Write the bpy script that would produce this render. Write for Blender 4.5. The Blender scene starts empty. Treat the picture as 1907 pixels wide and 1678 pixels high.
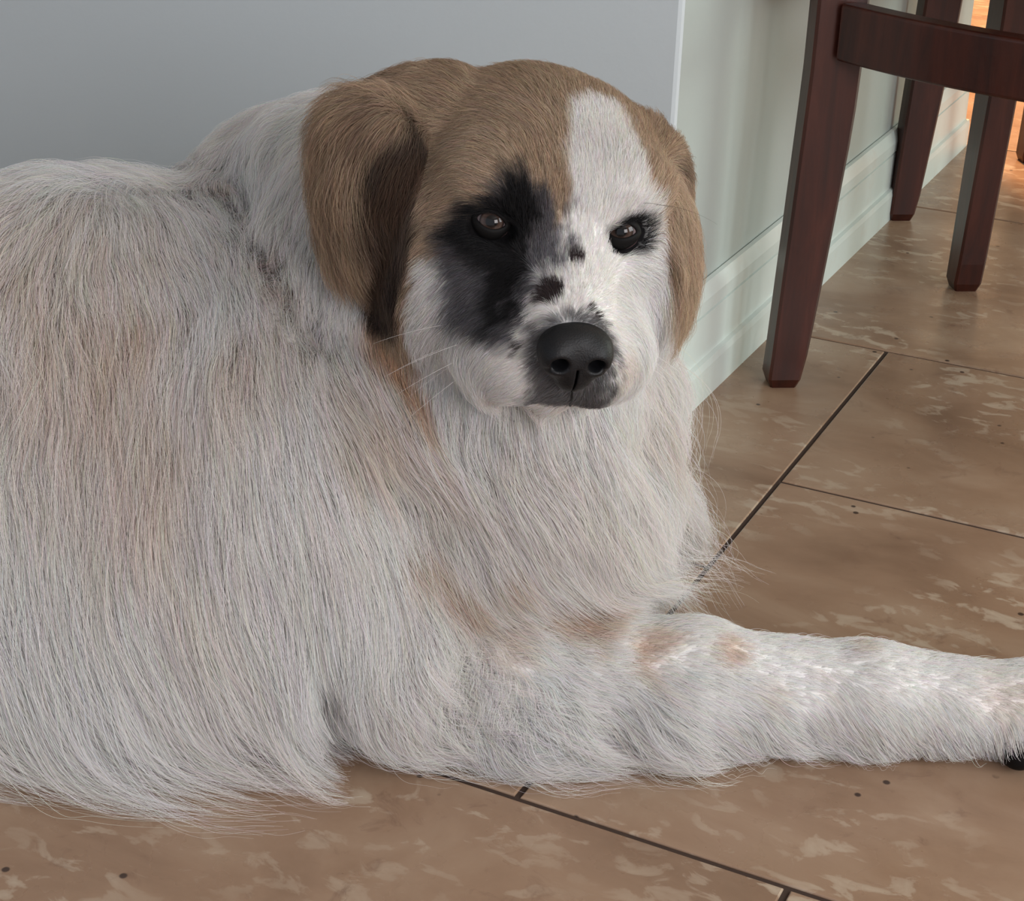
import bpy, bmesh, math, random
import numpy as np
from mathutils import Vector, Matrix
from mathutils.kdtree import KDTree

SC = bpy.context.scene
COL = SC.collection
random.seed(7); rng = np.random.default_rng(7)
CAM_POS = np.array([0.0, 0.0, 0.733])
FINE = 0.0028

# ---------------------------------------------------------------- camera
cam = bpy.data.objects.new('camera', bpy.data.cameras.new('camera'))
COL.objects.link(cam)
pit, rol, yaw = math.radians(25.06), math.radians(1.773), math.radians(-25.826)
f_ = Vector((math.sin(yaw) * math.cos(pit), math.cos(yaw) * math.cos(pit), -math.sin(pit)))
r_ = Vector((math.cos(yaw), -math.sin(yaw), 0)); u_ = r_.cross(f_)
rr = r_ * math.cos(rol) + u_ * math.sin(rol); uu = -r_ * math.sin(rol) + u_ * math.cos(rol)
cam.matrix_world = Matrix(((rr.x, uu.x, -f_.x, CAM_POS[0]), (rr.y, uu.y, -f_.y, CAM_POS[1]), (rr.z, uu.z, -f_.z, CAM_POS[2]), (0, 0, 0, 1)))
cam.data.sensor_width = 36; cam.data.sensor_fit = 'HORIZONTAL'; cam.data.lens = 3128.1 / 1907 * 36
cam.data.clip_start = 0.01
SC.camera = cam

# ---------------------------------------------------------------- light and exposure
SC.view_settings.view_transform = 'Standard'; SC.view_settings.look = 'None'
SC.view_settings.gamma = 1; SC.view_settings.use_curve_mapping = False
SC.view_settings.exposure = 0.0
SC.cycles.max_bounces = 7; SC.cycles.diffuse_bounces = 4; SC.cycles.glossy_bounces = 3; SC.cycles.transmission_bounces = 5
w = bpy.data.worlds.new('room_light'); SC.world = w; w.use_nodes = True
w.node_tree.nodes['Background'].inputs[0].default_value = (0.80, 0.86, 0.95, 1)
w.node_tree.nodes['Background'].inputs[1].default_value = 0.95

def area(name, loc, target, sx, sy, power, color):
    l = bpy.data.lights.new(name, 'AREA'); l.shape = 'RECTANGLE'; l.size = sx; l.size_y = sy
    l.energy = power; l.color = color
    o = bpy.data.objects.new(name, l); COL.objects.link(o); o.location = loc
    o.rotation_euler = (Vector(target) - Vector(loc)).to_track_quat('-Z', 'Y').to_euler()
    return o
area('window_daylight', (2.66, 0.9, 1.5), (-0.3, 1.0, 0.2), 1.5, 1.3, 54, (0.90, 0.97, 1.0))
area('glass_door_daylight', (2.66, 4.7, 1.15), (-0.3, 1.8, 0.2), 1.6, 2.0, 66, (0.88, 1.0, 0.87))
area('camera_side_fill', (2.66, -1.35, 1.5), (-0.7, 1.2, 0.2), 1.4, 1.3, 72, (1.0, 0.93, 0.93))  # fill light added on the camera side, housed in a made-up window
area('hall_lamp', (-1.3, 3.9, 2.45), (-0.9, 3.7, 0), 0.4, 0.4, 190, (1.0, 0.50, 0.20))

# ---------------------------------------------------------------- materials
def mat(name, rough=0.5, color=(.5, .5, .5), spec=0.5):
    m = bpy.data.materials.new(name); m.use_nodes = True
    b = m.node_tree.nodes['Principled BSDF']
    b.inputs['Base Color'].default_value = (*color, 1); b.inputs['Roughness'].default_value = rough
    b.inputs['Specular IOR Level'].default_value = spec
    return m, m.node_tree.nodes, m.node_tree.links, b

def noise(N, L, scale, detail=4, rough=.55, vec=None, dist=0.0):
    n = N.new('ShaderNodeTexNoise'); n.inputs['Scale'].default_value = scale
    n.inputs['Detail'].default_value = detail; n.inputs['Roughness'].default_value = rough; n.inputs['Distortion'].default_value = dist
    if vec is not None: L.new(vec, n.inputs['Vector'])
    return n.outputs['Fac']

def ramp(N, L, fac, stops):
    r = N.new('ShaderNodeValToRGB'); e = r.color_ramp.elements
    while len(e) < len(stops): e.new(0.5)
    for k, (p, c) in enumerate(stops):
        e[k].position = p; e[k].color = (*(c if isinstance(c, tuple) else (c, c, c)), 1)
    L.new(fac, r.inputs[0]); return r.outputs[0]

def mixc(N, L, fac, a, b, mode='MIX'):
    m = N.new('ShaderNodeMix'); m.data_type = 'RGBA'; m.blend_type = mode
    for s, v in ((m.inputs[0], fac), (m.inputs[6], a), (m.inputs[7], b)):
        if isinstance(v, (int, float)): s.default_value = v
        elif isinstance(v, tuple): s.default_value = (*v, 1)
        else: L.new(v, s)
    return m.outputs[2]

def bump(N, L, b, h, strength, dist):
    n = N.new('ShaderNodeBump'); n.inputs['Strength'].default_value = strength; n.inputs['Distance'].default_value = dist
    L.new(h, n.inputs['Height']); L.new(n.outputs[0], b.inputs['Normal'])

def travertine():
    m, N, L, b = mat('travertine', .3)
    g = N.new('ShaderNodeNewGeometry').outputs['Position']
    at = N.new('ShaderNodeAttribute'); at.attribute_name = 'tile'
    off = N.new('ShaderNodeVectorMath'); off.operation = 'MULTIPLY_ADD'
    L.new(at.outputs['Color'], off.inputs[0]); off.inputs[1].default_value = (7, 7, 7); L.new(g, off.inputs[2])
    v = off.outputs[0]
    st = N.new('ShaderNodeMapping'); st.inputs['Scale'].default_value = (1.0, 1.7, 1); L.new(v, st.inputs['Vector'])
    c = ramp(N, L, noise(N, L, 5, 6, .6, st.outputs[0], .6), [(.30, (.235, .142, .088)), (.5, (.315, .200, .129)), (.70, (.385, .265, .180))])
    patch = ramp(N, L, noise(N, L, 27, 5, .55, st.outputs[0], .5), [(.55, 0.0), (.59, .6), (.68, .9)])
    zone = ramp(N, L, noise(N, L, 4.5, 2, .5, v), [(.41, 0.0), (.58, 1.0)])
    mp = N.new('ShaderNodeMath'); mp.operation = 'MULTIPLY'; L.new(patch, mp.inputs[0]); L.new(zone, mp.inputs[1])
    c = mixc(N, L, mp.outputs[0], c, (.50, .40, .30))
    br = ramp(N, L, noise(N, L, 26, 5, .65, v, .8), [(.60, 0.0), (.72, .65)])
    c = mixc(N, L, br, c, (.20, .115, .075))
    vo = N.new('ShaderNodeTexVoronoi'); vo.inputs['Scale'].default_value = 26; vo.inputs['Randomness'].default_value = 1
    L.new(v, vo.inputs['Vector'])
    pit_ = ramp(N, L, vo.outputs['Distance'], [(.055, 1.0), (.085, 0.0)])
    pz = ramp(N, L, noise(N, L, 9, 2, .5, v, 0), [(.46, 0.0), (.50, 1.0)])
    pm = N.new('ShaderNodeMath'); pm.operation = 'MULTIPLY'; L.new(pit_, pm.inputs[0]); L.new(pz, pm.inputs[1])
    c = mixc(N, L, pm.outputs[0], c, (.06, .035, .025))
    vr = N.new('ShaderNodeHueSaturation'); L.new(c, vr.inputs['Color'])
    mr = N.new('ShaderNodeMapRange'); mr.inputs[3].default_value = .90; mr.inputs[4].default_value = 1.06
    sp = N.new('ShaderNodeSeparateColor'); L.new(at.outputs['Color'], sp.inputs[0]); L.new(sp.outputs[0], mr.inputs[0]); L.new(mr.outputs[0], vr.inputs['Value'])
    L.new(vr.outputs[0], b.inputs['Base Color'])
    rg = ramp(N, L, noise(N, L, 14, 4, .6, v), [(.3, .22), (.7, .42)]); L.new(rg, b.inputs['Roughness'])
    bump(N, L, b, noise(N, L, 9, 3, .5, v), .12, .004)
    return m

def wood():
    m, N, L, b = mat('dark_stained_wood', .36, spec=.3)
    tc = N.new('ShaderNodeTexCoord').outputs['Object']
    mp = N.new('ShaderNodeMapping'); mp.inputs['Scale'].default_value = (30, 30, 3); L.new(tc, mp.inputs['Vector'])
    c = ramp(N, L, noise(N, L, 2.0, 6, .6, mp.outputs[0], .5), [(.3, (.022, .006, .004)), (.55, (.048, .011, .006)), (.75, (.070, .018, .010))])
    L.new(c, b.inputs['Base Color'])
    bump(N, L, b, noise(N, L, 4, 4, .6, mp.outputs[0]), .08, .002)
    b.inputs['Coat Weight'].default_value = .12; b.inputs['Coat Roughness'].default_value = .25
    return m

def paint(name, color, rough, sc=180, st=.15, grime=None):
    m, N, L, b = mat(name, rough, color)
    g = N.new('ShaderNodeNewGeometry').outputs['Position']
    c = mixc(N, L, noise(N, L, 1.3, 3, .5, g), tuple(x * .97 for x in color), tuple(min(1, x * 1.03) for x in color))
    if grime:
        gr = ramp(N, L, noise(N, L, 18, 5, .7, g), [(.55, 0.0), (.8, .55)]); c = mixc(N, L, gr, c, grime)
    L.new(c, b.inputs['Base Color'])
    bump(N, L, b, noise(N, L, sc, 3, .6, g), st, .001)
    return m
M_STONE = travertine(); M_WOOD = wood()
M_WALL = paint('wall_paint', (.53, .575, .59), .62)
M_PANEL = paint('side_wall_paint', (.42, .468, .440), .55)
M_TRIM = paint('trim_paint', (.60, .665, .63), .35, 60, .05, (.55, .52, .46))
M_GROUT = mat('grout', .9, (.045, .025, .017))[0]
M_CEIL = paint('ceiling_paint', (.75, .75, .73), .8)

# ---------------------------------------------------------------- mesh helpers
def link(name, me, material=None, parent=None, smooth=False):
    o = bpy.data.objects.new(name, me); COL.objects.link(o)
    if material: me.materials.append(material)
    if smooth: me.polygons.foreach_set('use_smooth', [True] * len(me.polygons))
    if parent: o.parent = parent
    return o

def from_bm(name, bm, material, parent=None, smooth=False, bevel=0, seg=2):
    me = bpy.data.meshes.new(name); bmesh.ops.recalc_face_normals(bm, faces=bm.faces); bm.to_mesh(me); bm.free()
    o = link(name, me, material, parent, smooth)
    if bevel:
        b = o.modifiers.new('bevel', 'BEVEL'); b.width = bevel; b.segments = seg; b.limit_method = 'ANGLE'; b.angle_limit = math.radians(40)
    return o

def box(bm, lo, hi):
    vs = [bm.verts.new((x, y, z)) for x in (lo[0], hi[0]) for y in (lo[1], hi[1]) for z in (lo[2], hi[2])]
    for q in ((0, 1, 3, 2), (4, 6, 7, 5), (0, 4, 5, 1), (2, 3, 7, 6), (0, 2, 6, 4), (1, 5, 7, 3)):
        bm.faces.new([vs[i] for i in q])

def structure(o):
    o['kind'] = 'structure'; return o

# ---------------------------------------------------------------- floor: large travertine pavers in a random-size pattern
WX, WY, WE = -0.575, 1.532, 2.905          # outside corner of the walls, far end of the side wall
def floor():
    bm = bmesh.new(); lay = bm.loops.layers.color.new('tile')
    box(bm, (-4.0, -2.6, -0.05), (2.7, 6.3, -0.0018))
    for f in bm.faces: f.material_index = 1
    x0 = -0.4186
    T = [(x0, .889, x0 + .61, 1.481), (x0, 1.481, x0 + .406, 1.888), (x0 - .406, 1.278, x0, 1.888), (x0 - .61, .889, x0, 1.278),
         (-.2155 - .61, .279, -.2155, .889), (-.2155, .279, -.2155 + .61, .889), (-.83, 1.888, -.22, 2.508), (-.22, 1.888, .19, 2.508),
         (-.95, 2.508, -.135, 2.93), (-.135, 2.508, .27, 2.93), (x0 - 1.22, .889, x0 - .61, 1.278), (x0 - 1.02, 1.278, x0 - .406, 1.888),
         (x0 + .406, 1.481, x0 + 1.02, 1.888), (x0 + .61, .889, x0 + 1.02, 1.481), (.3945, .279, .8, .889), (.19, 1.888, .6, 2.508), (.27, 2.508, .6, 2.93),
         (-1.435, .279, -.8255, .889)]
    # plain courses carry the pattern on beyond these
    ys = [-2.6, -1.955, -1.345, -.94, -.33, .279]
    for k in range(5):
        x = -4.0 + .2 * (k % 3)
        while x < 2.7:
            w_ = (.61, .406, .61, .81)[(k + int(x * 3)) % 4]; T.append((x, ys[k], min(x + w_, 2.7), ys[k + 1])); x += w_
    for (y0, y1, xa, xb) in ((.279, .889, -1.435, .8), (.889, 1.278, -1.6386, .6014), (1.278, 1.481, -1.4386, .6014), (1.481, 1.888, -1.4386, .6014), (1.888, 2.508, -.83, .6), (2.508, 2.93, -.95, .6)):
        for s, e0 in ((-1, xa), (1, xb)):
            x = e0
            while -4 < x < 2.7:
                n = min(2.7, max(-4.0, x + s * .61)); T.append((min(x, n), y0, max(x, n), y1)); x = n
    k = 0; y = 2.93
    while y < 6.2:
        x = -4.0 + .2 * (k % 3)
        while x < 2.7: T.append((x, y, min(x + .61, 2.7), min(y + .42, 6.3))); x += .61
        y += .42; k += 1
    g, c = .0050, .0011
    for (xa, ya, xb, yb) in T:
        if xb - xa < .02 or yb - ya < .02: continue
        r = (random.random(), random.random(), random.random(), 1)
        ring = []
        for ins, z in ((g / 2, -.004), (g / 2, -c), (g / 2 + c * .35, -c * .3), (g / 2 + c, 0)):
            ring.append([bm.verts.new(p) for p in ((xa + ins, ya + ins, z), (xb - ins, ya + ins, z), (xb - ins, yb - ins, z), (xa + ins, yb - ins, z))])
        fs = [bm.faces.new(ring[-1])]
        for a, b2 in zip(ring, ring[1:]):
            for i in range(4): fs.append(bm.faces.new((a[i], a[(i + 1) % 4], b2[(i + 1) % 4], b2[i])))
        for f in fs:
            for l in f.loops: l[lay] = r
    o = from_bm('floor', bm, M_STONE); o.data.materials.append(M_GROUT)
    return structure(o)
floor()

def wall(name, lo, hi, m=None, bev=.004):
    bm = bmesh.new(); box(bm, lo, hi); return structure(from_bm(name, bm, m or M_WALL, bevel=bev))
# one solid corner block: the face towards us and the face running away from us
def prism(name, pts, z0, z1, m):
    bm = bmesh.new(); A = [bm.verts.new((x, y, z0)) for x, y in pts]; B = [bm.verts.new((x, y, z1)) for x, y in pts]; n = len(pts)
    for i in range(n): bm.faces.new((A[i], A[(i + 1) % n], B[(i + 1) % n], B[i]))
    bm.faces.new(A[::-1]); bm.faces.new(B); return structure(from_bm(name, bm, m))
c_ = .005                                                    # the painted corner is slightly eased
prism('wall_back', [(-4.0, WY), (WX - c_, WY), (WX - c_ * .3, WY + c_ * .3), (WX, WY + c_), (WX - .12, WY + .12), (-4.0, WY + .12)], 0, 2.5, M_WALL)
prism('wall_side', [(WX, WY + c_), (WX, WE - .004), (WX - .004, WE), (WX - .12, WE), (WX - .12, WY + .12)], 0, 2.5, M_PANEL)
wall('wall_left', (-4.12, -2.6, 0), (-4.0, 6.3, 2.5))
wall('wall_far', (-4.12, 6.3, 0), (2.82, 6.42, 2.5))
bm = bmesh.new()                                            # right wall with a window, a glass door and an added opening for the fill light
for lo, hi in (((2.7, -2.6, 0), (2.82, -2.1, 2.5)), ((2.7, -2.1, 0), (2.82, -.6, .8)), ((2.7, -2.1, 2.2), (2.82, -.6, 2.5)), ((2.7, -.6, 0), (2.82, .1, 2.5)), ((2.7, .1, 0), (2.82, 1.7, .8)), ((2.7, .1, 2.2), (2.82, 1.7, 2.5)), ((2.7, 1.7, 0), (2.82, 3.8, 2.5)),
               ((2.7, 3.8, 2.2), (2.82, 5.6, 2.5)), ((2.7, 5.6, 0), (2.82, 6.3, 2.5))): box(bm, lo, hi)
structure(from_bm('wall_right', bm, M_WALL))
for nm, (ya, yb, za, zb) in (('window_1', (.1, 1.7, .8, 2.2)), ('added_fill_window', (-2.1, -.6, .8, 2.2)), ('door_1', (3.8, 5.6, 0, 2.2))):  # the second window is made up, a frame for the added fill light
    bm = bmesh.new(); t = .05
    box(bm, (2.72, ya, za), (2.80, ya + t, zb)); box(bm, (2.72, yb - t, za), (2.80, yb, zb))
    box(bm, (2.72, ya + t, za), (2.80, yb - t, za + t)); box(bm, (2.72, ya + t, zb - t), (2.80, yb - t, zb))
    box(bm, (2.735, (ya + yb) / 2 - .02, za + t), (2.785, (ya + yb) / 2 + .02, zb - t))
    structure(from_bm(nm, bm, M_TRIM))
wall('ceiling', (-4.12, -2.6, 2.5), (2.82, 6.42, 2.6), M_CEIL, 0)

def baseboard(name, a, b, nrm_):
    # stepped profile: plinth with shoe, flat face, bead and sloped cap
    prof = [(0, 0), (.018, 0), (.018, .038), (.0165, .046), (.0115, .0475), (.0110, .0975), (.0065, .0995), (.0118, .1015), (.0118, .116), (.0085, .127), (.0065, .1325), (.0015, .1335), (.0012, .1300), (0, .1300)]
    bm = bmesh.new(); A, B, n = Vector(a), Vector(b), Vector(nrm_)
    d = (B - A).normalized(); rows = []
    for P, sgn in ((A, -1), (B, 1)):
        rows.append([bm.verts.new(P + n * x + Vector((0, 0, z)) + d * sgn * x * (1 if P is not A or name != 'baseboard_back' else 0)) for x, z in prof])
    for i in range(len(prof) - 1): bm.faces.new((rows[0][i], rows[0][i + 1], rows[1][i + 1], rows[1][i]))
    bm.faces.new(rows[0]); bm.faces.new(rows[1][::-1])
    return structure(from_bm(name, bm, M_TRIM))
baseboard('baseboard_side', (WX, WY, 0), (WX, WE, 0), (1, 0, 0))
baseboard('baseboard_back', (-4.0, WY, 0), (WX, WY, 0), (0, -1, 0))
baseboard('baseboard_end', (WX, WE, 0), (WX - .12, WE, 0), (0, 1, 0))

# ---------------------------------------------------------------- bar stools
def sweep(bm, pts, sizes, xdir, cap=True):
    """square section swept along pts; sizes = (half width, half depth) at each point"""
    rings = []
    for P, (hx, hy), (ux, uy) in zip(pts, sizes, xdir):
        P, ux, uy = Vector(P), Vector(ux), Vector(uy)
        c = min(hx, hy) * .16
        rings.append([bm.verts.new(P + ux * a + uy * b) for a, b in ((-hx + c, -hy), (hx - c, -hy), (hx, -hy + c), (hx, hy - c), (hx - c, hy), (-hx + c, hy), (-hx, hy - c), (-hx, -hy + c))])
    for A, B in zip(rings, rings[1:]):
        for i in range(8): bm.faces.new((A[i], A[(i + 1) % 8], B[(i + 1) % 8], B[i]))
    bm.faces.new(rings[0][::-1]); bm.faces.new(rings[-1])

def make_stool():
    root = bpy.data.objects.new('bar_stool', None); COL.objects.link(root)
    # four sabre legs set radially on a circle and tied by bowed stretchers; origin at the centre
    A_ = [math.radians(a) for a in (225, 315, 45, 135)]; R0 = .320
    for a in A_:
        ur, ut = Vector((math.cos(a), math.sin(a), 0)), Vector((-math.sin(a), math.cos(a), 0)); bm = bmesh.new(); pts, sz, dr = [], [], []
        for k in range(16):
            z = .60 * k / 15
            ro = R0 + .019 - .012 * min(1, z / .35)                       # outer edge
            wd = .037 + .017 * min(1, (z / .30)) ** .8                    # radial width
            for zz, c in (((0, .004), (.011, 0)) if k == 0 else ((z, 0),)):
                pts.append(ur * (ro - wd / 2) + Vector((0, 0, zz))); sz.append((wd / 2 - c, .0185 - c)); dr.append((ur, ut))
        sweep(bm, pts, sz, dr); from_bm('leg', bm, M_WOOD, root)
    def rail(a, b, bow, z0, z1, th, name, r=R0 - .018, trim=.05, rot=0):
        A, B = Vector((math.cos(a) * r, math.sin(a) * r, 0)), Vector((math.cos(b) * r, math.sin(b) * r, 0))
        bm = bmesh.new(); d = (B - A).normalized(); n = (A + B).normalized(); pts, sz, dr = [], [], []
        for k in range(21):
            t = trim + (1 - 2 * trim) * k / 20; P = A.lerp(B, t) + n * bow * 4 * t * (1 - t); P.z = (z0 + z1) / 2
            tg = (d + n * bow * 4 * (1 - 2 * t) / (B - A).length).normalized(); pts.append(P); sz.append((th, (z1 - z0) / 2)); dr.append((Vector((tg.y, -tg.x, 0)), (0, 0, 1)))
        sweep(bm, pts, sz, dr); return from_bm(name, bm, M_WOOD, root, bevel=.003)
    rail(A_[0], A_[1], .040, .372, .430, .0145, 'front_stretcher')
    rail(A_[1], A_[2], .015, .430, .465, .011, 'side_stretcher')
    rail(A_[2], A_[3], .015, .440, .480, .011, 'back_stretcher')
    rail(A_[3], A_[0], .015, .430, .465, .011, 'side_stretcher')
    for nm, z0, z1, r, m, bv in (('seat_frame', .575, .63, .30, M_WOOD, .006), ('seat_cushion', .63, .70, .305, M_SEAT, .025)):
        bm = bmesh.new(); bmesh.ops.create_cone(bm, cap_ends=True, segments=64, radius1=r, radius2=r, depth=z1 - z0)
        bmesh.ops.translate(bm, verts=bm.verts, vec=(0, 0, (z0 + z1) / 2)); from_bm(nm, bm, m, root, smooth=True, bevel=bv, seg=5)
    return root
M_SEAT = paint('brown_leather', (.10, .06, .045), .45, 90, .3)

def copy_tree(o, parent=None):
    c = o.copy(); COL.objects.link(c); c.parent = parent
    for ch in list(o.children): copy_tree(ch, c)
    return c
stool = make_stool()
ang = math.atan2(-.236, .972)
stool.location = (-0.225, 1.894, 0); stool.rotation_euler = (0, 0, ang)
stool['label'] = 'dark red-brown wooden bar stool nearest to the dog, with the curved rail in view'
stool['category'] = 'stool'; stool['group'] = 'wooden bar stools along the side wall'
far = copy_tree(stool); far.location = (-0.275, 2.602, 0)
far['label'] = 'dark wooden bar stool farther back, one leg close to the white baseboard'
HAIR_COUNT = 1.0
# ---------------------------------------------------------------- dog form (distance field)
def nrm(v):
    v = np.asarray(v, float); return v / np.linalg.norm(v)

HEAD_O = np.array([-0.474, 1.009, 0.394])        # centre of the skull
# head axes: x = to the dog's left, y = along the muzzle, z = up through the crown
_v = nrm(CAM_POS - HEAD_O)
_r = nrm(np.cross([0, 0, 1.0], _v)); _r = nrm(_r + 0.045 * np.array([0, 0, 1.0]))
_yaw, _pit, _rol = math.radians(11), math.radians(27), math.radians(3.4)
_f = nrm(math.cos(_yaw) * _v + math.sin(_yaw) * _r); _x = nrm(_r - _f * (_r @ _f)); _z = np.cross(_f, _x)
_f, _z = math.cos(_pit) * _f - math.sin(_pit) * _z, math.cos(_pit) * _z + math.sin(_pit) * _f
_x, _z = math.cos(_rol) * _x - math.sin(_rol) * _z, math.cos(_rol) * _z + math.sin(_rol) * _x
HEAD_M = np.array([_x, _f, _z])                   # rows: local axes in world space

def h2w(p):
    return HEAD_O + np.asarray(p, float) @ HEAD_M

def w2h(p):
    return (np.asarray(p) - HEAD_O) @ HEAD_M.T

def smin(a, b, k):
    h = np.clip(0.5 + 0.5 * (b - a) / k, 0, 1)
    return b * (1 - h) + a * h - k * h * (1 - h)

def cone(P, a, b, ra, rb):
    a = np.asarray(a, np.float32); b = np.asarray(b, np.float32); ab = b - a
    t = np.clip(((P - a) @ ab) / (ab @ ab), 0, 1)
    d = P - a - t[..., None] * ab
    return np.sqrt((d * d).sum(-1)) - (ra + (rb - ra) * t)

def ell(P, c, r, M=None):
    q = P - np.asarray(c, np.float32)
    if M is not None: q = q @ np.asarray(M, np.float32).T
    r = np.asarray(r, np.float32)
    k0 = np.sqrt(((q / r) ** 2).sum(-1)); k1 = np.sqrt(((q / (r * r)) ** 2).sum(-1)) + 1e-9
    return k0 * (k0 - 1) / k1

EYES = [(-0.0455, 0.0700, 0.0235), (0.0405, 0.0715, 0.0215)]
NOSE = (0.0, 0.1505, -0.0225)

def head_sdf(Q):
    d = ell(Q, (0, -0.014, 0.009), (0.088, 0.092, 0.079))
    for s in (-1, 1):
        d = smin(d, ell(Q, (s * 0.058, 0.012, -0.036), (0.046, 0.058, 0.062)), 0.04)      # cheeks
        d = smin(d, ell(Q, (s * 0.040, 0.048, 0.046), (0.030, 0.022, 0.018)), 0.03)       # brows
        d = smin(d, ell(Q, (s * 0.046, 0.058, 0.000), (0.022, 0.020, 0.018)), 0.02)       # under the eyes
    d = smin(d, cone(Q, (0, 0.045, 0.004), (0, 0.120, -0.022), 0.044, 0.030), 0.03)       # muzzle
    for s in (-1, 1):
        d = smin(d, ell(Q, (s * 0.025, 0.100, -0.047), (0.029, 0.043, 0.034)), 0.014)     # flews
        d = smin(d, cone(Q, (s * 0.038, 0.03, -0.052), (s * 0.030, 0.085, -0.055), 0.038, 0.028), 0.03)
    d = smin(d, cone(Q, (0, 0.02, -0.066), (0, 0.098, -0.0765), 0.036, 0.019), 0.008)       # lower jaw
    d = smin(d, ell(Q, (0, 0.112, -0.046), (0.018, 0.030, 0.028)), 0.012)                 # lip below the nose
    for e in EYES:                                                                         # sockets
        d = -smin(-d, ell(Q, (e[0], e[1] + 0.008, e[2]), (0.016, 0.011, 0.010)), 0.007)
    return d

def basis(n, up):
    n = nrm(n); u = nrm(np.asarray(up) - n * (n @ np.asarray(up))); return np.array([np.cross(u, n), n, u])

def ear_sdf(Q):
    M = basis((-0.80, 0.60, 0.0), (0.02, -0.02, 1))
    d = ell(Q, (-0.115, -0.002, 0.008), (0.040, 0.017, 0.062), M)
    d = smin(d, ell(Q, (-0.082, -0.045, 0.034), (0.036, 0.034, 0.028)), 0.02)
    d = smin(d, cone(Q, (-0.066, -0.030, 0.040), (-0.104, -0.014, 0.030), 0.030, 0.026), 0.03)
    d = smin(d, ell(Q, (-0.058, -0.048, 0.043), (0.030, 0.032, 0.026)), 0.03)
    M = basis((0.90, 0.42, 0.0), (-0.03, -0.02, 1))
    e = ell(Q, (0.088, -0.024, -0.022), (0.034, 0.013, 0.066), M)
    e = smin(e, cone(Q, (0.058, -0.035, 0.034), (0.080, -0.028, 0.014), 0.026, 0.022), 0.03)
    return np.minimum(d, e)

TRUNK = [((-1.34, 0.70, 0.165), 0.135), ((-1.08, 0.82, 0.18), 0.155), ((-0.83, 0.98, 0.18), 0.165), ((-0.66, 1.05, 0.18), 0.150)]
FOREARM = [((-0.535, 0.925, 0.060), 0.048), ((-0.455, 0.960, 0.056), 0.046), ((-0.335, 1.015, 0.052), 0.041),
           ((-0.215, 1.078, 0.044), 0.033), ((-0.105, 1.128, 0.038), 0.029), ((-0.02, 1.168, 0.034), 0.032)]

def body_sdf(P):
    d = None
    for (a, ra), (b, rb) in zip(TRUNK, TRUNK[1:]):
        e = cone(P, a, b, ra, rb); d = e if d is None else smin(d, e, 0.03)
    d = smin(d, ell(P, (-0.83, 0.965, 0.262), (0.11, 0.09, 0.098)), 0.03)              # shoulder blades
    d = smin(d, ell(P, (-0.64, 0.93, 0.16), (0.10, 0.075, 0.12)), 0.05)                # near shoulder
    d = smin(d, cone(P, (-1.30, 0.65, 0.10), (-0.73, 0.90, 0.105), 0.10, 0.105), 0.06)    # belly
    d = smin(d, ell(P, (-0.515, 1.09, 0.207), (0.093, 0.10, 0.107)), 0.06)                # chest
    d = smin(d, ell(P, (-0.475, 1.02, 0.10), (0.060, 0.070, 0.085)), 0.05)             # breast down to the foreleg
    d = smin(d, cone(P, (-0.74, 1.13, 0.278), (-0.53, 1.065, 0.350), 0.110, 0.095), 0.025)   # neck
    d = smin(d, cone(P, (-0.62, 1.03, 0.25), (-0.50, 1.02, 0.26), 0.10, 0.085), 0.05)    # throat
    d = smin(d, cone(P, (-0.62, 0.93, 0.14), (-0.535, 0.92, 0.07), 0.075, 0.056), 0.03)  # upper arm
    for (a, ra), (b, rb) in zip(FOREARM, FOREARM[1:]):
        d = smin(d, cone(P, a, b, ra, rb), 0.02)
    d = -smin(-d, cone(P, (-0.562, 0.856, 0.135), (-0.575, 0.866, 0.02), 0.008, 0.020), 0.02)   # fold behind the elbow
    d = -smin(-d, cone(P, (-0.77, 1.055, 0.368), (-0.60, 0.925, 0.292), 0.010, 0.006), 0.02)    # fold of the neck
    for k in range(4):                                                                     # toes of the outstretched paw
        o = (k - 1.5) * 0.019
        a = np.array([0.0 - 0.42 * o, 1.172 + 0.9 * o, 0.028]); L = 0.038 if k in (1, 2) else 0.026
        d = smin(d, cone(P, a, a + np.array([0.9, 0.42, 0]) * L, 0.016, 0.014), 0.008)
    d = smin(d, cone(P, (-0.66, 1.22, 0.06), (-0.50, 1.24, 0.05), 0.05, 0.04), 0.03)   # tucked far foreleg
    d = smin(d, ell(P, (-1.22, 0.64, 0.13), (0.15, 0.09, 0.12)), 0.05)                 # thigh
    d = smin(d, cone(P, (-1.25, 0.52, 0.05), (-1.03, 0.55, 0.04), 0.045, 0.035), 0.03)   # hind foot
    d = smin(d, cone(P, (-1.44, 0.68, 0.12), (-1.68, 0.86, 0.04), 0.05, 0.03), 0.04)     # tail
    Q = ((P - HEAD_O.astype(np.float32)) @ HEAD_M.T.astype(np.float32))
    near = (np.abs(Q) < 0.26).all(-1)
    hd = np.full(d.shape, 0.2, np.float32); er = np.full(d.shape, 0.2, np.float32)
    hd[near] = head_sdf(Q[near]); er[near] = ear_sdf(Q[near])
    d = smin(d, hd, 0.025)
    d = smin(d, er, 0.006)
    return np.maximum(d, 0.006 - P[..., 2])

def axis(parts):
    out = [parts[0][0]]
    for a, b, h in parts:
        n = max(1, int(round((b - a) / h))); out += list(a + (b - a) * (np.arange(n) + 1) / n)
    return np.array(out, np.float32)

HB = 0.16
GX = axis([(-1.80, -0.70, 0.010), (-0.70, -0.30, FINE), (-0.30, 0.14, 0.008)])
GY = axis([(0.42, 0.80, 0.010), (0.80, 1.14, FINE), (1.14, 1.34, 0.008)])
GZ = axis([(-0.02, 0.24, 0.007), (0.24, 0.53, FINE)])

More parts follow.
